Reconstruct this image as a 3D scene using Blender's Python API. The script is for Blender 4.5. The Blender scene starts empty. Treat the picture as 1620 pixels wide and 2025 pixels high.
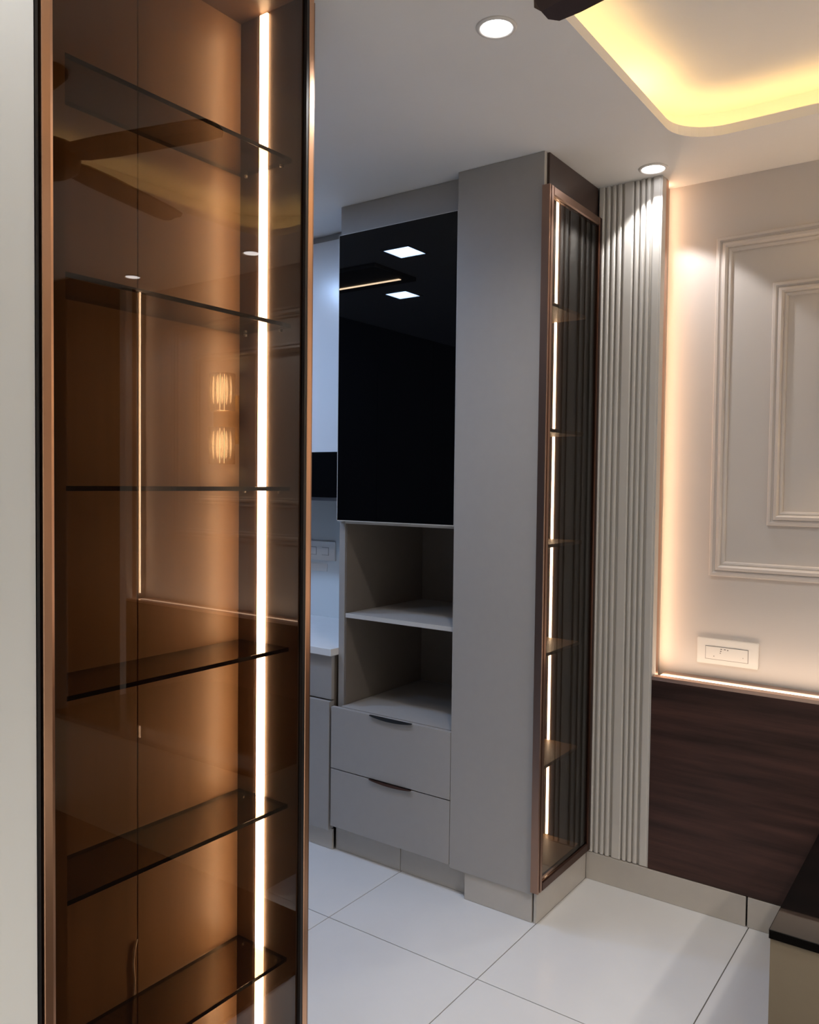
import bpy, bmesh, math, random
from mathutils import Vector, Matrix
random.seed(4)
S = bpy.context.scene
COL = S.collection

# ------------------------------------------------------------------ camera
YAW, PITCH, ROLL, FPX = 0.620600561, 0.0349402039, 0.0117037048, 1628.845
def camera():
    f = Vector((-math.sin(YAW)*math.cos(PITCH), math.cos(YAW)*math.cos(PITCH), -math.sin(PITCH)))
    r = Vector((math.cos(YAW), math.sin(YAW), 0)); u = r.cross(f)
    r2 = math.cos(ROLL)*r + math.sin(ROLL)*u
    u2 = -math.sin(ROLL)*r + math.cos(ROLL)*u
    cd = bpy.data.cameras.new('camera'); c = bpy.data.objects.new('camera', cd); COL.objects.link(c)
    m = Matrix((r2, u2, -f)).transposed().to_4x4(); m.translation = (0, 0, 1.5)
    c.matrix_world = m
    cd.sensor_fit = 'HORIZONTAL'; cd.sensor_width = 36.0; cd.lens = FPX*36.0/1620.0
    cd.clip_start = 0.02; cd.clip_end = 50
    S.camera = c
camera()

# ------------------------------------------------------------------ world, exposure
w = bpy.data.worlds.new('world'); S.world = w; w.use_nodes = True
w.node_tree.nodes['Background'].inputs[0].default_value = (0.02, 0.02, 0.022, 1)
w.node_tree.nodes['Background'].inputs[1].default_value = 1.0
vs = S.view_settings
vs.view_transform = 'Standard'; vs.look = 'None'; vs.exposure = 0.12; vs.gamma = 1.0; vs.use_curve_mapping = False
S.cycles.max_bounces = 10; S.cycles.diffuse_bounces = 5; S.cycles.glossy_bounces = 5
S.cycles.transparent_max_bounces = 24; S.cycles.transmission_bounces = 6
S.cycles.use_denoising = True
S.cycles.sample_clamp_indirect = 6.0
S.cycles.caustics_reflective = False; S.cycles.caustics_refractive = False

# light levels of the lamps in the place
DL_W = 24.0                      # recessed downlight spot
DL_COL = (1.0, 0.97, 0.95)
KIT_L, KIT_COL = 70.0, (0.42, 0.62, 1.0)     # square kitchen panels
COVE_L, COVE_COL = 8.8, (1.0, 0.62, 0.22)
CAB_L, CAB_COL = 36.0, (1.0, 0.80, 0.58)
WALL_L, WALL_COL = 20.5, (1.0, 0.62, 0.37)
DADO_L, DADO_COL = 5.0, (1.0, 0.74, 0.54)

H = 2.604
# ------------------------------------------------------------------ materials
MATS = {}
def mat(name, col, rough=0.5, metal=0.0, spec=0.5, noise=0.0, scale=8.0, stretch=(1, 1, 1), bump=0.0, coat=0.0):
    m = bpy.data.materials.new(name); m.use_nodes = True
    nt = m.node_tree; b = nt.nodes['Principled BSDF']
    b.inputs['Roughness'].default_value = rough; b.inputs['Metallic'].default_value = metal
    b.inputs['Specular IOR Level'].default_value = spec
    b.inputs['Coat Weight'].default_value = coat
    b.inputs['Base Color'].default_value = (*col, 1)
    if noise or bump:
        tc = nt.nodes.new('ShaderNodeTexCoord'); mp = nt.nodes.new('ShaderNodeMapping')
        mp.inputs['Scale'].default_value = stretch
        nz = nt.nodes.new('ShaderNodeTexNoise'); nz.inputs['Scale'].default_value = scale
        nz.inputs['Detail'].default_value = 5; nz.inputs['Roughness'].default_value = 0.6
        nt.links.new(tc.outputs['Object'], mp.inputs['Vector']); nt.links.new(mp.outputs[0], nz.inputs['Vector'])
        if noise:
            rp = nt.nodes.new('ShaderNodeValToRGB')
            rp.color_ramp.elements[0].position = 0.3; rp.color_ramp.elements[1].position = 0.7
            rp.color_ramp.elements[0].color = (*[c*(1-noise) for c in col], 1)
            rp.color_ramp.elements[1].color = (*[min(1, c*(1+noise)) for c in col], 1)
            nt.links.new(nz.outputs['Fac'], rp.inputs[0]); nt.links.new(rp.outputs[0], b.inputs['Base Color'])
        if bump:
            bp = nt.nodes.new('ShaderNodeBump'); bp.inputs['Strength'].default_value = bump
            bp.inputs['Distance'].default_value = 0.002
            nt.links.new(nz.outputs['Fac'], bp.inputs['Height']); nt.links.new(bp.outputs[0], b.inputs['Normal'])
    MATS[name] = m
    return m
def emit(name, col, strength):
    m = bpy.data.materials.new(name); m.use_nodes = True
    nt = m.node_tree; nt.nodes.clear()
    e = nt.nodes.new('ShaderNodeEmission'); o = nt.nodes.new('ShaderNodeOutputMaterial')
    e.inputs[0].default_value = (*col, 1); e.inputs[1].default_value = strength
    nt.links.new(e.outputs[0], o.inputs[0]); MATS[name] = m
    return m
def glass(name, tint, ior=1.55, rough=0.0):
    """Tinted sheet glass: light passes straight through, tinted at each face; Fresnel reflection."""
    m = bpy.data.materials.new(name); m.use_nodes = True
    nt = m.node_tree; nt.nodes.clear()
    o = nt.nodes.new('ShaderNodeOutputMaterial'); mx = nt.nodes.new('ShaderNodeMixShader')
    t = nt.nodes.new('ShaderNodeBsdfTransparent'); g = nt.nodes.new('ShaderNodeBsdfGlossy')
    fr = nt.nodes.new('ShaderNodeFresnel'); geo = nt.nodes.new('ShaderNodeNewGeometry')
    # keep the air-side index on back faces too (no fake total reflection in a straight-through sheet)
    mi = nt.nodes.new('ShaderNodeMix'); mi.data_type = 'FLOAT'
    mi.inputs[2].default_value = ior; mi.inputs[3].default_value = 1.0/ior
    nt.links.new(geo.outputs['Backfacing'], mi.inputs[0]); nt.links.new(mi.outputs[0], fr.inputs['IOR'])
    t.inputs[0].default_value = (*tint, 1); g.inputs[0].default_value = (1, 1, 1, 1); g.inputs['Roughness'].default_value = rough
    nt.links.new(fr.outputs[0], mx.inputs[0]); nt.links.new(t.outputs[0], mx.inputs[1]); nt.links.new(g.outputs[0], mx.inputs[2])
    nt.links.new(mx.outputs[0], o.inputs[0]); MATS[name] = m
    return m

mat('ceiling_paint', (0.94, 0.925, 0.905), 0.7, noise=0.012, scale=3)
mat('wall_paint', (0.755, 0.785, 0.785), 0.55, noise=0.015, scale=2)
mat('panel_paint', (0.67, 0.62, 0.585), 0.42, noise=0.012, scale=2)
mat('tile', (0.635, 0.645, 0.655), 0.22, noise=0.03, scale=2.2)
mat('grout', (0.10, 0.09, 0.085), 0.8)
mat('skirting', (0.50, 0.465, 0.42), 0.3, noise=0.06, scale=5)
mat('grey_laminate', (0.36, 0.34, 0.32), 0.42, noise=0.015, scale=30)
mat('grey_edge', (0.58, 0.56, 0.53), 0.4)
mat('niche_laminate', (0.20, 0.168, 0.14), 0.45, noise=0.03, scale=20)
mat('dark_brown', (0.045, 0.024, 0.018), 0.35, noise=0.1, scale=6, stretch=(1, 1, .2))
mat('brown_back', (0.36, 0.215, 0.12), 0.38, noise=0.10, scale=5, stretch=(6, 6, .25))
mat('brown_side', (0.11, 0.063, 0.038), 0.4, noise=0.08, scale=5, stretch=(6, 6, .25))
mat('flute', (0.60, 0.575, 0.54), 0.42, noise=0.02, scale=10)
mat('flute_groove', (0.42, 0.39, 0.35), 0.6)
mat('wood_dado', (0.047, 0.021, 0.0165), 0.42, spec=0.3, noise=0.6, scale=5.0, stretch=(.35, 1, 5))
mat('copper', (0.74, 0.44, 0.28), 0.28, metal=1.0)
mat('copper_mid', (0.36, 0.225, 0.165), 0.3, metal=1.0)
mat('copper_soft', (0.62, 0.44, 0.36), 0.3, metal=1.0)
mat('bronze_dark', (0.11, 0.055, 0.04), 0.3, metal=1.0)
mat('brown_shelf', (0.34, 0.21, 0.115), 0.45)
mat('copper_dark', (0.30, 0.13, 0.07), 0.3, metal=1.0)
mat('black_glass', (0.002, 0.002, 0.0025), 0.012, spec=0.35)
mat('black_top', (0.003, 0.003, 0.003), 0.03, spec=0.5)
mat('kitchen_dark', (0.05, 0.05, 0.055), 0.4, noise=.05)
mat('black_matt', (0.012, 0.012, 0.013), 0.35)
mat('white_gloss', (0.80, 0.80, 0.80), 0.22)
mat('white_quartz', (0.80, 0.80, 0.79), 0.25, noise=0.02, scale=12)
mat('white_plastic', (0.82, 0.79, 0.75), 0.35)
mat('grey_print', (0.25, 0.23, 0.22), 0.5)
mat('steel', (0.35, 0.35, 0.36), 0.35, metal=1.0)
mat('console_body', (0.25, 0.205, 0.145), 0.45, noise=0.03, scale=12)
mat('fan_brown', (0.035, 0.016, 0.012), 0.35, noise=0.15, scale=8)
mat('brass', (0.45, 0.28, 0.12), 0.35, metal=1.0)
mat('wardrobe_wood', (0.05, 0.03, 0.022), 0.4, noise=0.25, scale=4, stretch=(5, 5, .3))
mat('white_cable', (0.92, 0.90, 0.86), 0.5)
glass('bronze_glass', (0.56, 0.48, 0.40), 1.52)
glass('smoke_glass', (0.47, 0.43, 0.39), 1.32)
glass('shelf_glass', (0.57, 0.52, 0.44), 1.45)
mat('glass_edge', (0.008, 0.005, 0.004), 0.25, spec=0.3)
mat('edge_gold', (0.34, 0.20, 0.085), 0.35)
emit('led_cabinet', CAB_COL, CAB_L)
emit('led_corner', CAB_COL, CAB_L*0.8)
emit('led_wall', WALL_COL, WALL_L)
emit('led_dado', DADO_COL, DADO_L)
emit('led_cove', COVE_COL, COVE_L)
emit('led_kitchen_strip', (1.0, 0.75, 0.5), 28)
emit('panel_light', KIT_COL, KIT_L)
emit('panel_light_bright', KIT_COL, KIT_L*3.3)
emit('downlight_lens', (1.0, 0.98, 0.99), 9.0)
emit('sconce_glow', (1.0, 0.66, 0.32), 20.0)
def crystal():
    m = bpy.data.materials.new('crystal'); m.use_nodes = True; b = m.node_tree.nodes['Principled BSDF']
    b.inputs['Base Color'].default_value = (1, .97, .92, 1); b.inputs['Roughness'].default_value = .25
    b.inputs['Transmission Weight'].default_value = .85; b.inputs['IOR'].default_value = 1.45
    MATS['crystal'] = m
crystal()

# ------------------------------------------------------------------ helpers
def wloc(o):
    v = Vector((0, 0, 0))
    while o is not None:
        v += o.location; o = o.parent
    return v
def link(o, parent, world):
    COL.objects.link(o)
    if parent is not None:
        o.parent = parent; o.location = Vector(world) - wloc(parent)
    else:
        o.location = world
    return o
def tag(o, label=None, cat=None, group=None, kind=None):
    if label: o['label'] = label
    if cat: o['category'] = cat
    if group: o['group'] = group
    if kind: o['kind'] = kind
    return o
def thing(name, loc, label, cat, group=None):
    return tag(link(bpy.data.objects.new(name, None), None, loc), label, cat, group)
def mesh_obj(name, bm, m, parent, origin, smooth=False):
    """bm holds world coordinates; the object's origin goes to origin."""
    bmesh.ops.recalc_face_normals(bm, faces=bm.faces)
    bm.transform(Matrix.Translation(-Vector(origin)))
    me = bpy.data.meshes.new(name); bm.to_mesh(me); bm.free()
    me.materials.append(MATS[m])
    if smooth:
        for p in me.polygons: p.use_smooth = True
    return link(bpy.data.objects.new(name, me), parent, origin)
def addbox(bm, x0, x1, y0, y1, z0, z1):
    v = [bm.verts.new((x, y, z)) for z in (z0, z1) for y in (y0, y1) for x in (x0, x1)]
    for a in ((0, 1, 3, 2), (4, 6, 7, 5), (0, 4, 5, 1), (2, 3, 7, 6), (0, 2, 6, 4), (1, 5, 7, 3)):
        bm.faces.new([v[i] for i in a])
def box(name, x0, x1, y0, y1, z0, z1, m, parent=None, bev=0.0):
    bm = bmesh.new(); addbox(bm, x0, x1, y0, y1, z0, z1)
    if bev:
        bmesh.ops.bevel(bm, geom=bm.edges[:], offset=bev, segments=2, profile=0.7, affect='EDGES')
    return mesh_obj(name, bm, m, parent, ((x0+x1)/2, (y0+y1)/2, z0))
def prism(name, pts, axis, a0, a1, m, parent=None, bev=0.0):
    """2-D outline pts extruded along an axis (0 x, 1 y, 2 z)."""
    bm = bmesh.new()
    def P(p, a):
        q = list(p); q.insert(axis, a); return q
    lo = [bm.verts.new(P(p, a0)) for p in pts]; hi = [bm.verts.new(P(p, a1)) for p in pts]
    bm.faces.new(lo); bm.faces.new(hi[::-1]); n = len(pts)
    for i in range(n):
        bm.faces.new((lo[i], lo[(i+1) % n], hi[(i+1) % n], hi[i]))
    cx = sum(p[0] for p in pts)/n; cy = sum(p[1] for p in pts)/n
    return mesh_obj(name, bm, m, parent, P((cx, cy), a0))
def lathe(name, prof, c, m, parent=None, n=32, smooth=True):
    """prof: (radius, z offset) list, revolved about the vertical through c."""
    bm = bmesh.new(); rings = []
    for r, z in prof:
        if r < 1e-6: rings.append([bm.verts.new((c[0], c[1], c[2]+z))])
        else: rings.append([bm.verts.new((c[0]+r*math.cos(2*math.pi*i/n), c[1]+r*math.sin(2*math.pi*i/n), c[2]+z)) for i in range(n)])
    for A, B in zip(rings, rings[1:]):
        for i in range(n):
            j = (i+1) % n
            if len(A) == 1 and len(B) == 1: continue
            if len(A) == 1: bm.faces.new((A[0], B[i], B[j]))
            elif len(B) == 1: bm.faces.new((A[i], A[j], B[0]))
            else: bm.faces.new((A[i], A[j], B[j], B[i]))
    return mesh_obj(name, bm, m, parent, c, smooth)
def tube(name, pts, r, m, parent=None, n=8):
    bm = bmesh.new(); rings = []; pts = [Vector(p) for p in pts]
    for i, p in enumerate(pts):
        d = (pts[min(i+1, len(pts)-1)] - pts[max(i-1, 0)]).normalized()
        a = d.orthogonal().normalized() if i == 0 else (a - d*a.dot(d)).normalized()
        b = d.cross(a)
        rings.append([bm.verts.new(p + r*(math.cos(t)*a + math.sin(t)*b)) for t in [2*math.pi*k/n for k in range(n)]])
    for A, B in zip(rings, rings[1:]):
        for i in range(n): bm.faces.new((A[i], A[(i+1) % n], B[(i+1) % n], B[i]))
    bm.faces.new(rings[0]); bm.faces.new(rings[-1][::-1])
    return mesh_obj(name, bm, m, parent, pts[0], True)
def structure(o): o['kind'] = 'structure'; return o

# ------------------------------------------------------------------ floor
X0, X1, Y0, Y1 = -4.2, 2.6, -1.7, 3.1
floor = structure(box('floor', X0, X1, Y0, Y1+.1, -0.10, -0.003, 'grout'))
TW, TL, G = 0.594, 1.188, 0.0016
xs = [-1.243 + TW*k for k in range(-5, 7)]
ys = [2.119 + TL*k for k in range(-4, 2)]
tile_me = {}
for x in xs:
    for y in ys:
        a0, a1 = max(x, X0), min(x+TW, X1); b0, b1 = max(y, Y0), min(y+TL, Y1)
        if a1-a0 < .02 or b1-b0 < .02: continue
        key = (round(a1-a0, 3), round(b1-b0, 3))
        if key not in tile_me:
            t = box('tile', a0+G, a1-G, b0+G, b1-G, -0.010, 0.0, 'tile', floor, 0.0012)
            tile_me[key] = t.data
        else:
            t = bpy.data.objects.new('tile', tile_me[key])
            link(t, floor, ((a0+a1)/2, (b0+b1)/2, -0.010))

# ------------------------------------------------------------------ ceiling with a rounded cove
CX0, CX1, CY0, CY1, CR = -0.868, 0.205, 0.30, 2.700, 0.15
def rrect(off, z, n=10):
    x0, x1, y0, y1, r = CX0-off, CX1+off, CY0-off, CY1+off, CR+off
    pts = []
    for cx, cy, a in ((x1-r, y1-r, 0), (x0+r, y1-r, 90), (x0+r, y0+r, 180), (x1-r, y0+r, 270)):
        for k in range(n+1):
            t = math.radians(a + 90*k/n); pts.append((cx+r*math.cos(t), cy+r*math.sin(t), z))
    return pts
def build_ceiling():
    bm = bmesh.new()
    outer = [bm.verts.new(p) for p in ((X0-.1, Y0-.1, H), (X1+.1, Y0-.1, H), (X1+.1, Y1+.1, H), (X0-.1, Y1+.1, H))]
    loops = [[bm.verts.new(p) for p in rrect(o, z)] for o, z in
             ((0, H), (0, H+.030), (.014, H+.030), (.014, H+.006), (.13, H+.006), (.13, H+.125))]
    e = [bm.edges.new((outer[i], outer[(i+1) % 4])) for i in range(4)]
    n = len(loops[0])
    e += [bm.edges.new((loops[0][i], loops[0][(i+1) % n])) for i in range(n)]
    bmesh.ops.triangle_fill(bm, edges=e, use_beauty=True)
    for A, B in zip(loops, loops[1:]):
        for i in range(n): bm.faces.new((A[i], A[(i+1) % n], B[(i+1) % n], B[i]))
    bm.faces.new(loops[-1])
    # slab above, so that no light leaks in
    addbox(bm, X0-.1, X1+.1, Y0-.1, Y1+.1, H+.16, H+.20)
    return structure(mesh_obj('ceiling', bm, 'ceiling_paint', None, (0, 0, H)))
build_ceiling()
def cove_strip():
    bm = bmesh.new()
    A, B, C, D = [[bm.verts.new(p) for p in rrect(o, z)] for o, z in ((.030, H+.0065), (.030, H+.012), (.044, H+.012), (.044, H+.0065))]
    n = len(A)
    for P, Q in ((A, B), (B, C), (C, D), (D, A)):
        for i in range(n): bm.faces.new((P[i], P[(i+1) % n], Q[(i+1) % n], Q[i]))
    o = mesh_obj('cove_light_strip', bm, 'led_cove', None, ((CX0+CX1)/2, CY1, H))
    tag(o, 'yellow glowing light strip hidden in the rounded ceiling cove', 'light strip')
    for k in range(4):
        tag(box('strip_tail', CX0-.100+.014*k, CX0-.092+.014*k, 2.40, 2.53, H+.0125, H+.0165, 'led_cove', o), 'spare folded end of the strip')
cove_strip()

# ------------------------------------------------------------------ walls
YB = 3.08
wall_back = structure(box('wall_back', -1.25, X1, YB, YB+.12, 0, H, 'panel_paint'))
structure(box('wall_kitchen', X0, -1.25, Y1, Y1+.1, 0, H, 'wall_paint'))
structure(box('wall_left', -1.48, -1.275, Y0, 0.7365, 0, H, 'wall_paint', bev=0.002))
structure(box('wall_right', X1, X1+.1, Y0, Y1+.1, 0, H, 'wall_paint'))
structure(box('wall_rear', X0, X1, Y0-.1, Y0, 0, H, 'wall_paint'))
structure(box('wall_far', X0-.1, X0, Y0, Y1+.1, 0, H, 'wall_paint'))

def moulding(x0, x1, z0, z1, wd, prof):
    """mitred picture-frame moulding on the back wall; prof: (inward offset, proud)"""
    bm = bmesh.new(); L = []
    for u, v in prof:
        o = u*wd
        L.append([bm.verts.new(p) for p in ((x0+o, YB-v, z0+o), (x1-o, YB-v, z0+o), (x1-o, YB-v, z1-o), (x0+o, YB-v, z1-o))])
    for A, B in zip(L, L[1:]):
        for i in range(4): bm.faces.new((A[i], A[(i+1) % 4], B[(i+1) % 4], B[i]))
    return mesh_obj('picture_moulding', bm, 'panel_paint', wall_back, ((x0+x1)/2, YB, z0))
PROF = [(0, 0), (0, .012), (.06, .016), (.22, .0175), (.30, .012), (.36, .011), (.46, .020), (.62, .022), (.72, .017),
        (.76, .010), (.84, .0115), (.94, .010), (1, .006), (1, 0)]
moulding(-0.850, 1.335, 1.177, 2.392, 0.054, PROF)
moulding(-0.657, 1.142, 1.367, 2.208, 0.050, PROF)

# skirting made of tile pieces
def skirting(name, pieces):
    b = structure(link(bpy.data.objects.new(name, None), None, ((pieces[0][0]+pieces[0][1])/2, (pieces[0][2]+pieces[0][3])/2, 0)))
    for p in pieces: box('skirting_tile', *p, 'skirting', b, 0.0015)
    return b
skirting('baseboard_back', [(-1.2405, -0.660, 2.922, 2.934, 0.0005, 0.104), (-0.654, 0.520, 2.922, 2.934, 0.0005, 0.104), (0.526, 1.56, 2.922, 2.934, 0.0005, 0.104)])
skirting('baseboard_kitchen', [(-2.168, -1.842, 2.541, 2.552, 0.0005, 0.108), (-1.839, -1.540, 2.541, 2.552, 0.0005, 0.108)])
skirting('baseboard_corner', [(-1.528, -1.258, 2.506, 2.517, 0.0005, 0.099), (-1.252, -1.241, 2.508, 2.9215, 0.0005, 0.112)])
skirting('baseboard_counter', [(-3.6, -2.172, 2.522, 2.532, 0.0005, 0.085)])

def dark_units():  # made-up dark run, placed to keep the shutter's reflection near black
    t = thing('added_dark_cabinet', (-3.9, .8, 0), 'dark full-height cabinets added to darken the reflection in the black glass shutter', 'cabinet')
    for k in range(6):
        y = -1.69 + .7*k
        d = box('door', -3.62, -3.60, y, y+.697, 0.1, H-.002, 'kitchen_dark', t, .001)
    box('body', X0+.002, -3.621, -1.69, 2.45, 0.0, H-.002, 'kitchen_dark', t)
dark_units()

# ------------------------------------------------------------------ display cabinet (left)
def display_cabinet():
    t = thing('display_cabinet', (-1.38, 1.09, 0), 'tall bronze-glass display cabinet with empty shelves beside the white wall', 'display cabinet')
    xb, xf, yl, yr = -1.478, -1.302, 0.806, 1.365
    box('back_panel', xb-.016, xb, yl-.05, 1.0785, 0.1, 2.585, 'brown_back', t, .0008)
    box('back_panel', xb-.016, xb, 1.0815, yr+.02, 0.1, 2.585, 'brown_back', t, .0008)
    box('joint_strip', xb-.020, xb-.0165, 1.07, 1.091, 0.1, 2.585, 'black_matt', t)
    tag(box('edge_band', xf, xf+.0015, 0.7700, yl, 0.0, 2.600, 'edge_gold', t), 'golden brown front edge')
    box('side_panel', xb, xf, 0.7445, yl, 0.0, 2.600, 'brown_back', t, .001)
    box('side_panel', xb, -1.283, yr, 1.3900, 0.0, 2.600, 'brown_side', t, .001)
    tag(box('end_panel', xb-.016, -1.3155, 1.3905, 1.4400, 0.0, 2.601, 'dark_brown', t, .001), 'dark brown outer end panel')
    tag(box('edge_trim', -1.3150, -1.3130, 1.4300, 1.4400, 0.0, 2.601, 'copper_mid', t), 'bright copper edge trim')
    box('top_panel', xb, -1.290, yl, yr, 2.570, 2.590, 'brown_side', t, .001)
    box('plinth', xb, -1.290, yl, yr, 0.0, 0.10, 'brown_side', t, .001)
    for z in (0.118+.0, 0.394, 0.754, 1.117, 1.484, 1.851, 2.219):
        s = box('shelf', xb+.006, -1.310, yl+.001, yr-.001, z-.0045, z+.0045, 'shelf_glass', t, .0006)
        s.data.materials.append(MATS['glass_edge'])
        for f_ in s.data.polygons:
            if abs(f_.normal.z) < .5: f_.material_index = 1
        if z > .2:
            for yy in (yl+.008, yr-.008):
                for xx in (-1.335, -1.45):
                    lathe('shelf_pin', [(0, -.0115), (.004, -.0115), (.0045, -.006), (0, -.005)], (xx, yy, z), 'steel', s, 10)
    tag(box('led_strip', -1.409, -1.386, yr-.006, yr-.0005, 0.12, 2.566, 'led_cabinet', t), 'warm white vertical light strip')
    # framed glass door
    d = link(bpy.data.objects.new('door', None), t, (-1.287, 1.07, 0.05))
    for nm, a in (('left', (0.7465, 0.7690)), ('right', (1.3765, 1.3905))):
        y0, y1 = a
        # stepped extrusion: flat face, shallow bead on the glass side
        pts = [(-1.300, y0), (-1.271, y0), (-1.270, y0+.001), (-1.270, y1-.001), (-1.271, y1), (-1.300, y1)]
        if nm == 'left':
            pts = [(-1.300, y0), (-1.271, y0), (-1.270, y0+.001), (-1.270, y1-.0075), (-1.273, y1-.0065), (-1.2745, y1-.0005), (-1.2755, y1), (-1.300, y1)]
        prism('stile', pts, 2, 0.05, 2.598, 'copper', d)
    box('gasket', -1.300, -1.2715, 1.3685, 1.3764, 0.05, 2.598, 'black_matt', d)
    box('rail', -1.300, -1.270, 0.7692, 1.3684, 2.580, 2.598, 'copper', d, .001)
    box('rail', -1.300, -1.270, 0.7692, 1.3684, 0.05, 0.075, 'copper', d, .001)
    box('glass_pane', -1.2835, -1.2790, 0.7692, 1.3684, 0.0755, 2.5795, 'bronze_glass', d)
    tag(box('gasket', -1.300, -1.276, 0.7385, 0.7440, 0.0, 2.60, 'black_matt', t), 'dark gap strip next to the wall')
    return t
display_cabinet()
c = tube('power_cable', [(-1.4755, 1.0775, .515), (-1.4755, 1.071, .495), (-1.4755, 1.068, .465), (-1.4755, 1.0715, .430), (-1.4755, 1.070, .395), (-1.4755, 1.0655, .360), (-1.4755, 1.066, .30), (-1.4755, 1.072, .20), (-1.4755, 1.076, .135)], 0.0019, 'white_cable')
tag(c, 'thin white power cable hanging at the back of the bronze-glass cabinet', 'cable')

# ------------------------------------------------------------------ grey corner cabinet with glass side door
def corner_cabinet():
    t = thing('corner_cabinet', (-1.42, 2.70, 0), 'tall taupe-grey cabinet with copper-framed smoked glass side door', 'cabinet')
    box('front_panel', -1.590, -1.2555, 2.500, 2.5185, 0.100, H-.001, 'grey_laminate', t, .0008)
    box('edge_band', -1.2554, -1.2535, 2.5005, 2.5180, 2.492, H-.001, 'grey_edge', t)
    tag(box('fascia', -1.262, -1.2445, 2.519, 2.9232, 2.492, H-.001, 'dark_brown', t, .0006), 'dark brown filler above the glass door')
    box('side_panel', -1.585, -1.262, 2.900, 2.918, 0.110, H-.002, 'dark_brown', t)
    box('back_panel', -1.585, -1.570, 2.519, 2.8995, 0.110, H-.002, 'dark_brown', t)
    box('top_panel', -1.5695, -1.263, 2.519, 2.8995, 2.588, 2.602, 'brown_shelf', t)
    box('bottom_panel', -1.5695, -1.262, 2.519, 2.8995, 0.118, 0.136, 'brown_shelf', t)
    for z in (0.511, 0.910, 1.292, 1.696, 2.131):
        box('shelf', -1.5690, -1.272, 2.5195, 2.8990, z-.012, z, 'brown_shelf', t, .0008)
    tag(box('led_strip', -1.399, -1.391, 2.894, 2.8995, 0.14, 2.586, 'led_corner', t), 'warm vertical light strip')
    d = link(bpy.data.objects.new('door', None), t, (-1.235, 2.705, 0.117))
    y0, y1, z0, z1, xo = 2.4835, 2.9195, 0.117, 2.487, -1.2245
    # outer stile seen edge on, with a dark groove between two copper ribs
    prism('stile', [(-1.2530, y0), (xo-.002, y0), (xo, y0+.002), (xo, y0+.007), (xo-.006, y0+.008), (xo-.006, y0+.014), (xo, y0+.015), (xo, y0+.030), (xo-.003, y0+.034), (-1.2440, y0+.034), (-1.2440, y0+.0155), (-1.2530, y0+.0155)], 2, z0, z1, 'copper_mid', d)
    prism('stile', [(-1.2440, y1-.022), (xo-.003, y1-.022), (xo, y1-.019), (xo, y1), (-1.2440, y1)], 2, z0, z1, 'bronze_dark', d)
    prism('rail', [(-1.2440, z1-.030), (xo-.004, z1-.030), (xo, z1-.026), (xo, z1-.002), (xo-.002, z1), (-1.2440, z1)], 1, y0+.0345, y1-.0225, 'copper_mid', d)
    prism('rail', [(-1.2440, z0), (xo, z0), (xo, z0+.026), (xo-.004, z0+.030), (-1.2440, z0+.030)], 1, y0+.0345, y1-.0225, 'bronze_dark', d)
    box('glass_pane', -1.2360, -1.2315, y0+.0345, y1-.0225, z0+.0305, z1-.0305, 'smoke_glass', d)
    return t
corner_cabinet()

# ------------------------------------------------------------------ grey tower with black glass, niche and drawers
def handle(parent, x0, x1, y, z, m, deep):
    """edge pull let into the top of a drawer front: a shallow bow of black metal"""
    n = 14; pts = []
    for k in range(n+1):
        u = k/n; pts.append((x0+(x1-x0)*u, z + .0022))
    for k in range(n+1):
        u = 1-k/n
        pts.append((x0+(x1-x0)*u, z - deep*math.sin(math.pi*u)**.8 - .0008))
    return prism('handle', pts, 1, y-.0085, y-.0005, m, parent)
def tower():
    t = thing('tower_cabinet', (-1.88, 2.80, 0), 'taupe-grey tower cabinet with big black glass shutter, open niche and two drawers', 'cabinet')
    yf = 2.545
    box('side_panel', -2.166, -2.137, yf, 3.098, 0.108, 2.470, 'grey_laminate', t, .0006)
    box('side_panel', -1.605, -1.5915, yf, 3.098, 0.108, 2.470, 'grey_laminate', t, .0006)
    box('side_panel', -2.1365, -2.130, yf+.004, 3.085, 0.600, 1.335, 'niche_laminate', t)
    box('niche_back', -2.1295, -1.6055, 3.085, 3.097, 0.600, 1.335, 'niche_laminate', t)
    tag(box('fascia', -2.180, -1.592, 2.556, 2.575, 2.4765, H-.001, 'grey_laminate', t, .0006), 'grey filler panel under the ceiling')
    box('niche_top', -2.1365, -1.6055, yf, 3.0845, 1.335, 1.349, 'grey_edge', t, .0006)
    box('niche_shelf', -2.1295, -1.6055, yf, 3.0845, 0.956, 0.973, 'grey_laminate', t, .0006)
    box('edge_band', -2.1295, -1.6055, yf-.0015, yf-.0002, 0.956, 0.973, 'grey_edge', t)
    box('niche_floor', -2.1295, -1.6055, yf-.024, 3.0845, 0.583, 0.599, 'grey_laminate', t, .0006)
    d = tag(box('door', -2.157, -1.6045, 2.519, 2.538, 1.3495, 2.476, 'black_glass', t, .0006), 'big glossy black glass shutter')
    bm = bmesh.new()
    for a in ((-2.160, -2.1572, 2.5195, 2.540, 1.347, 2.4785), (-1.6043, -1.6000, 2.5195, 2.540, 1.347, 2.4785), (-2.157, -1.6045, 2.5195, 2.540, 2.4762, 2.4785), (-2.157, -1.6045, 2.5195, 2.540, 1.3462, 1.3493)):
        addbox(bm, *a)
    tag(mesh_obj('edge_frame', bm, 'grey_edge', d, (-1.88, 2.53, 1.347)), 'thin light grey edge profile')
    for z0, z1, hm, dp in ((0.3485, 0.5965, 'black_matt', .0095), (0.110, 0.3445, 'bronze_dark', .0075)):
        dr = box('drawer', -2.1635, -1.5925, 2.500, 2.519, z0, z1, 'grey_laminate', t, .0008)
        tag(handle(dr, -1.963, -1.764, 2.5005, z1, hm, dp), 'dark edge pull')
    return t
tower()

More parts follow.
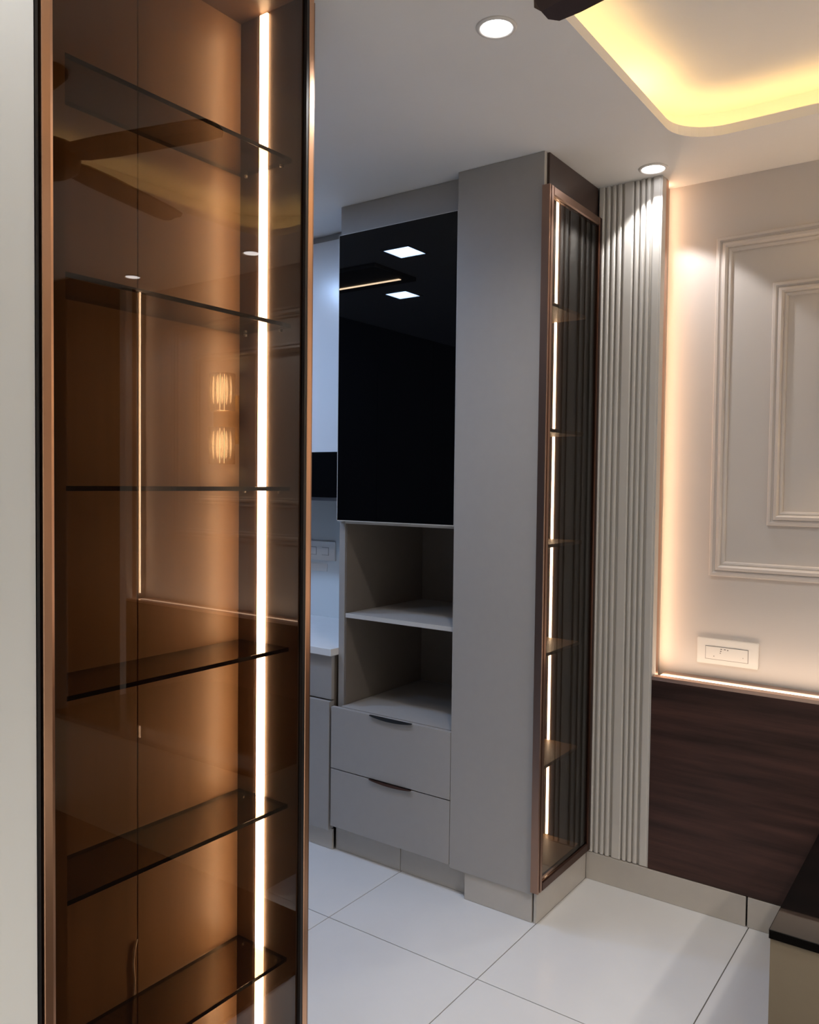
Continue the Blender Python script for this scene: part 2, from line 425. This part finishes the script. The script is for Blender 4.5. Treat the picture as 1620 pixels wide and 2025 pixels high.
# ------------------------------------------------------------------ kitchen run behind
def kitchen():
    b = thing('base_cabinet', (-2.89, 2.80, 0), 'grey base cabinet under the white kitchen counter', 'cabinet')
    box('body', -3.60, -2.186, 2.535, 3.095, 0.0855, 0.798, 'niche_laminate', b, .001)
    for x0, x1 in ((-3.6, -2.886), (-2.883, -2.1775)):
        box('drawer', x0, x1, 2.516, 2.534, 0.618, 0.795, 'grey_laminate', b, .0012)
        box('door', x0, x1, 2.503, 2.534, 0.0855, 0.612, 'grey_laminate', b, .0012)
    tag(box('countertop', -3.60, -2.1670, 2.498, 3.098, 0.7995, 0.828, 'white_quartz', bev=.0015), 'white stone kitchen countertop ending at the tower cabinet', 'countertop')
    u = thing('wall_cabinet', (-2.885, 2.95, 1.636), 'white glossy upper kitchen cabinet over the dark hood', 'cabinet')
    box('body', -3.60, -2.17, 2.820, 3.098, 1.638, 2.574, 'white_gloss', u, .001)
    box('door', -3.60, -2.642, 2.801, 2.8195, 1.636, 2.574, 'white_gloss', u, .001)
    box('door', -2.640, -2.17, 2.801, 2.8195, 1.636, 2.574, 'white_gloss', u, .001)
    tag(box('cornice', -3.60, -2.17, 2.812, 3.098, 2.575, H-.001, 'grey_laminate', u), 'grey strip under the ceiling')
    h = thing('range_hood', (-2.885, 2.95, 1.415), 'black glass hood between upper cabinet and white splashback', 'range hood')
    box('body', -3.10, -2.172, 2.812, 3.0985, 1.432, 1.634, 'black_matt', h, .001)
    box('front_glass', -3.10, -2.172, 2.801, 2.8115, 1.432, 1.634, 'black_glass', h, .001)
    tag(box('edge_strip', -3.10, -2.172, 2.803, 3.0985, 1.4165, 1.4315, 'steel', h), 'thin steel strip along the bottom')
kitchen()

def plate(name, x0, x1, z0, z1, y, label, inserts):
    t = thing(name, ((x0+x1)/2, y, z0), label, 'switch plate')
    bm = bmesh.new(); addbox(bm, x0, x1, y-.011, y-.0005, z0, z1)
    bmesh.ops.bevel(bm, geom=[e for e in bm.edges], offset=.002, segments=2, affect='EDGES')
    mesh_obj('plate', bm, 'white_plastic', t, ((x0+x1)/2, y, z0))
    for a, b_, c_, d_ in inserts:
        f = box('surround', a-.0018, b_+.0018, y-.0113, y-.0108, c_-.0018, d_+.0018, 'grey_print', t)
        m_ = box('module', a, b_, y-.0135, y-.0114, c_, d_, 'white_plastic', t, .0006)
    return t
p = plate('switch_plate', -0.886, -0.673, 0.855, 0.948, YB, 'white switch plate just above the glowing ledge', [(-0.854, -0.708, 0.874, 0.919)])
for x0, x1, z0, z1 in ((-.802, -.796, .911, .9145), (-.790, -.783, .911, .9145), (-.779, -.774, .9095, .913), (-.803, -.798, .9035, .907), (-.804, -.800, .897, .900), (-.826, -.823, .883, .8865), (-.7245, -.7225, .888, .891)):
    box('print_mark', x0, x1, YB-.01385, YB-.01345, z0, z1, 'grey_print', p)
p = plate('switch_plate', -2.930, -2.659, 1.110, 1.205, Y1, 'white switch plate on the bluish kitchen splashback above the counter', [(-2.742, -2.700, 1.138, 1.174), (-2.822, -2.782, 1.138, 1.174), (-2.900, -2.860, 1.138, 1.174)])
tag(box('tape_strip', -2.86, -2.715, Y1-.006, Y1-.0005, 1.054, 1.092, 'white_plastic', None, .002), 'pale strip stuck to the splashback below the kitchen switch plate', 'strip')

# ------------------------------------------------------------------ fluted panels, light strips beside the panelled wall
def flute(name, xs_list, x0, x1, label, edge_side, led):
    t = thing(name, ((x0+x1)/2, 2.99, 0.11), label, 'wall panel')
    z0, z1 = 0.1065, H-.001
    box('backing', x0, x1, 2.9345, 2.992, z0, z1, 'flute_groove', t)
    for a, b in xs_list:
        wd = b-a; r = min(.005, wd*.35)
        pts = [(a, 2.9345), (a, 2.924+r*.6), (a+r*.3, 2.924+r*.2), (a+r, 2.924), (b-r, 2.924), (b-r*.3, 2.924+r*.2), (b, 2.924+r*.6), (b, 2.9345)]
        prism('slat', pts, 2, z0+random.uniform(0, .002), z1, 'flute', t)
    e0, e1 = (x1, x1+.005) if edge_side > 0 else (x0-.005, x0)
    box('edge_board', e0, e1, 2.926, 2.966, z0, z1, 'flute', t)
    tag(box('edge_trim', e0, e1, 2.9662, 2.992, z0, z1, 'copper_mid', t), 'copper edge trim')
    s = edge_side
    xw = (x1-.020) if s > 0 else (x0+.020)
    box('spacer', min(xw, xw-s*.035), max(xw, xw-s*.035), 2.9925, YB-.001, z0, z1, 'flute_groove', t)
    tag(box('led_strip', min(xw, xw+s*.004), max(xw, xw+s*.004), 3.033, 3.040, 0.83, H-.003, led, t), 'warm light strip behind the edge')
    return t
SL = [(-1.2405, -1.219), (-1.211, -1.197), (-1.189, -1.175), (-1.168, -1.153), (-1.144, -1.108), (-1.102, -1.088), (-1.081, -1.067), (-1.060, -1.046), (-1.037, -1.008)]
flute('fluted_panel', SL, -1.2425, -1.008, 'pale fluted wall panel lit from above beside the glass cabinet', 1, 'led_wall')
SR = [(1.557, 1.570), (1.577, 1.590), (1.597, 1.612)]
flute('fluted_panel', SR, 1.556, 1.616, 'narrow pale fluted panel mirrored beside the bright vertical light line', -1, 'led_wall')

# dark wood dado with lit ledge
def dado():
    t = thing('wood_dado_panel', (0.28, 3.0, 0.105), 'dark brown wood dado panel with horizontal grain below the glowing ledge', 'wall panel')
    x0, x1 = -1.0025, 1.550
    box('panel', x0, x1, 2.9235, YB-.001, 0.106, 0.7985, 'wood_dado', t, .0008)
    tag(box('ledge_trim', x0, x1, 2.9225, 2.960, 0.799, 0.812, 'copper_soft', t, .001), 'copper trim along the front of the ledge')
    tag(box('ledge_trim', x0, x1, 3.032, YB-.001, 0.799, 0.804, 'copper_soft', t, .001), 'copper trim against the wall')
    tag(box('led_strip', x0+.001, x1-.001, 2.9605, 3.0315, 0.7988, 0.7995, 'led_dado', t), 'white glowing light strip')
dado()

# ------------------------------------------------------------------ wardrobe at the far right (shows in the glass)
def wardrobe():
    t = thing('wardrobe', (2.1, 2.8, 0), 'dark wooden wardrobe mirrored in the bronze cabinet glass', 'wardrobe')
    box('body', 1.620, X1-.002, 2.62, YB-.001, 0.0, H-.002, 'wardrobe_wood', t, .002)
    for a, b in ((1.620, 2.108), (2.112, X1-.002)):
        d = box('door', a, b, 2.600, 2.619, 0.08, H-.01, 'wardrobe_wood', t, .0015)
        hx = b-.04 if a < 2 else a+.04
        box('handle', hx-.006, hx+.006, 2.578, 2.5995, 1.0, 1.25, 'copper', d, .002)
wardrobe()

# ------------------------------------------------------------------ wall sconces (mirrored in the cabinet glass)
def sconce(x, label):
    t = thing('wall_sconce', (x, YB, 1.59), label, 'wall lamp', 'sconces on the panelled wall')
    box('backplate', x-.045, x+.045, YB-.012, YB-.0005, 1.70, 1.96, 'brass', t, .003)
    box('bracket', x-.060, x+.060, YB-.090, YB-.0125, 1.786, 1.872, 'brass', t, .004)
    for z0, z1 in ((1.590, 1.785), (1.873, 2.070)):
        c = (x, YB-.082)
        sh = lathe('light_core', [(0, .006), (.042, .006), (.042, z1-z0-.006), (0, z1-z0-.006)], (*c, z0), 'sconce_glow', t, 24)
        bm = bmesh.new(); n = 16
        for k in range(n):
            a = 2*math.pi*k/n; px, py = c[0]+.062*math.cos(a), c[1]+.055*math.sin(a); R = []
            for z in (z0, z1):
                R.append([bm.verts.new((px+.0105*math.cos(q), py+.0105*math.sin(q), z)) for q in [2*math.pi*m_/10 for m_ in range(10)]])
            for m_ in range(10): bm.faces.new((R[0][m_], R[0][(m_+1) % 10], R[1][(m_+1) % 10], R[1][m_]))
            bm.faces.new(R[0][::-1]); bm.faces.new(R[1])
        tag(mesh_obj('crystal_shade', bm, 'crystal', t, (*c, z0), True), 'ring of fluted crystal rods')
sconce(0.82, 'wall sconce with two glowing fluted shades mirrored in the bronze glass')
sconce(-0.30, 'wall sconce inside the inner moulding just beyond the picture edge')

# ------------------------------------------------------------------ low console
def console():
    t = thing('low_console', (0.2, 2.48, 0), 'low beige console with glossy black top in front of the wood dado', 'console')
    box('body', -0.411, 0.90, 2.073, 2.900, 0.0, 0.4275, 'console_body', t, .0015)
    tag(box('top', -0.414, 0.903, 2.069, 2.903, 0.428, 0.450, 'black_top', t, .0015), 'glossy black top')
    return t
console()

# dark rug, known only from the dark floor that the bronze glass mirrors
mat('rug', (0.028, 0.020, 0.016), 0.95, spec=0.1, noise=0.35, scale=160, bump=0.6)
tag(box('rug', -0.86, 0.90, 0.85, 2.064, 0.0, 0.012, 'rug', None, .003), 'dark brown rug on the white tiles, faintly mirrored low in the bronze glass', 'rug')

# ------------------------------------------------------------------ recessed downlights
def downlight(x, y, label, power=DL_W, size=92, blend=0.18, col=DL_COL):
    t = thing('downlight', (x, y, H), label, 'downlight', 'recessed ceiling downlights')
    lathe('trim_ring', [(.0385, -.0005), (.0390, -.004), (.0435, -.0055), (.0485, -.0035), (.0500, -.0004), (.0385, -.0005)], (x, y, H), 'white_plastic', t, 40)
    lathe('lens', [(0, -.0032), (.020, -.0034), (.0384, -.0024), (.0384, -.0006), (0, -.0006)], (x, y, H), 'downlight_lens', t, 40)
    ld = bpy.data.lights.new('downlight_lamp', 'SPOT'); ld.energy = power; ld.color = col
    ld.spot_size = math.radians(size); ld.spot_blend = blend; big = power > 50; ld.shadow_soft_size = 0.045 if big else 0.022
    lo = bpy.data.objects.new('downlight_lamp', ld); link(lo, t, (x, y, H-(.055 if big else .012)))
downlight(-1.021, 1.766, 'bright round downlight in the ceiling near the bronze cabinet', 30, 150, 1.0)
downlight(-1.011, 2.848, 'bright round downlight directly above the fluted panel', 13, 98, 0.2)
downlight(-1.021, 0.660, 'round ceiling downlight over the white wall beside the bronze cabinet', 6.5, 150, 1.0)
downlight(-1.95, 1.55, 'added unseen fill downlight over the passage behind the bronze cabinet', 7, 150, 1.0, (1.0, 0.93, 0.86))  # fill lamp added out of view to lift the kitchen side
downlight(0.414, 2.820, 'round downlight mirrored high in the bronze cabinet glass beside its light strip', 15, 110, 1.0)
downlight(1.303, 2.790, 'small round downlight mirrored above the vertical light line in the bronze glass', 15, 110, 1.0)
for x, y, s in ((0.55, 1.30, 'beyond the cove opposite the bronze cabinet'), (1.35, 0.6, 'over the far end of the room'), (0.7, -0.6, 'behind the camera'), (1.35, 1.75, 'near the wardrobe')):  # fill lamps added out of view to raise the room's overall brightness
    downlight(x, y, 'added unseen fill downlight ' + s, 86, 130, 1.0, (1.0, 0.90, 0.81))

# ------------------------------------------------------------------ kitchen ceiling lights
def panel_light(x, y, label, m='panel_light'):
    t = thing('panel_light', (x, y, H), label, 'ceiling light', 'square kitchen ceiling lights')
    bm = bmesh.new()
    for a in ((-.085, -.072, -.085, .085), (.072, .085, -.085, .085), (-.072, .072, -.085, -.072), (-.072, .072, .072, .085)):
        addbox(bm, x+a[0], x+a[1], y+a[2], y+a[3], H-.006, H-.0005)
    mesh_obj('frame', bm, 'white_plastic', t, (x, y, H))
    box('diffuser', x-.0715, x+.0715, y-.0715, y+.0715, H-.004, H-.0008, m, t)
panel_light(-2.336, 1.835, 'square cool ceiling light mirrored highest in the black glass shutter')
panel_light(-2.87, 1.117, 'square cool ceiling light mirrored lower in the black glass shutter')
panel_light(-3.10, 1.90, 'square cool ceiling light over the kitchen counter behind the bronze cabinet', 'panel_light_bright')
t = thing('ceiling_panel', (-3.1, 1.6, H-.02), 'brown ceiling panel with light line mirrored in the black glass shutter', 'ceiling panel')
box('panel', -3.7, -2.575, 1.40, 1.76, H-.022, H-.001, 'console_body', t, .001)
tag(box('led_strip', -3.6, -2.62, 1.475, 1.495, H-.0245, H-.0222, 'led_kitchen_strip', t), 'warm light line')

# ------------------------------------------------------------------ ceiling fan
def fan():
    cx, cy, z = -0.205, 1.405, 2.468
    t = thing('ceiling_fan', (cx, cy, z-.05), 'dark brown four-blade ceiling fan hanging in the lit cove', 'ceiling fan')
    lathe('canopy', [(0, 0), (.055, 0), (.055, -.015), (.020, -.055), (0, -.055)], (cx, cy, H+.1245), 'fan_brown', t)
    lathe('rod', [(.011, 0), (.011, .18)], (cx, cy, z+.03), 'fan_brown', t, 16)
    lathe('motor', [(0, -.055), (.05, -.055), (.085, -.035), (.092, 0), (.080, .035), (.03, .045), (0, .045)], (cx, cy, z), 'fan_brown', t)
    for k in range(4):
        a = math.radians(166+90*k); d = Vector((math.cos(a), math.sin(a), 0)); n = Vector((-d.y, d.x, 0))
        bm = bmesh.new(); top = []; bot = []
        for r, wl, wr in ((.07, .030, .030), (.12, .045, .045), (.22, .050, .050), (.44, .048, .048), (.54, .046, .046), (.59, .040, .040), (.605, .022, .022)):
            row = []
            for s_, wv in ((-1, wl), (0, 0), (1, wr)):
                p = Vector((cx, cy, z)) + d*r + n*(s_*wv); p.z += s_*wv*.16 + (.004 if s_ == 0 else 0)
                row.append(p)
            top.append([bm.verts.new(p+Vector((0, 0, .003))) for p in row]); bot.append([bm.verts.new(p-Vector((0, 0, .003))) for p in row])
        for A, B in zip(top, top[1:]):
            for i in range(2): bm.faces.new((A[i], A[i+1], B[i+1], B[i]))
        for A, B in zip(bot, bot[1:]):
            for i in range(2): bm.faces.new((A[i+1], A[i], B[i], B[i+1]))
        for i in range(len(top)-1):
            for s_ in (0, 2): bm.faces.new((top[i][s_], bot[i][s_], bot[i+1][s_], top[i+1][s_]))
        for row in (0, -1):
            for i in range(2): bm.faces.new((top[row][i], top[row][i+1], bot[row][i+1], bot[row][i]))
        mesh_obj('blade', bm, 'fan_brown', t, (cx, cy, z))
fan()
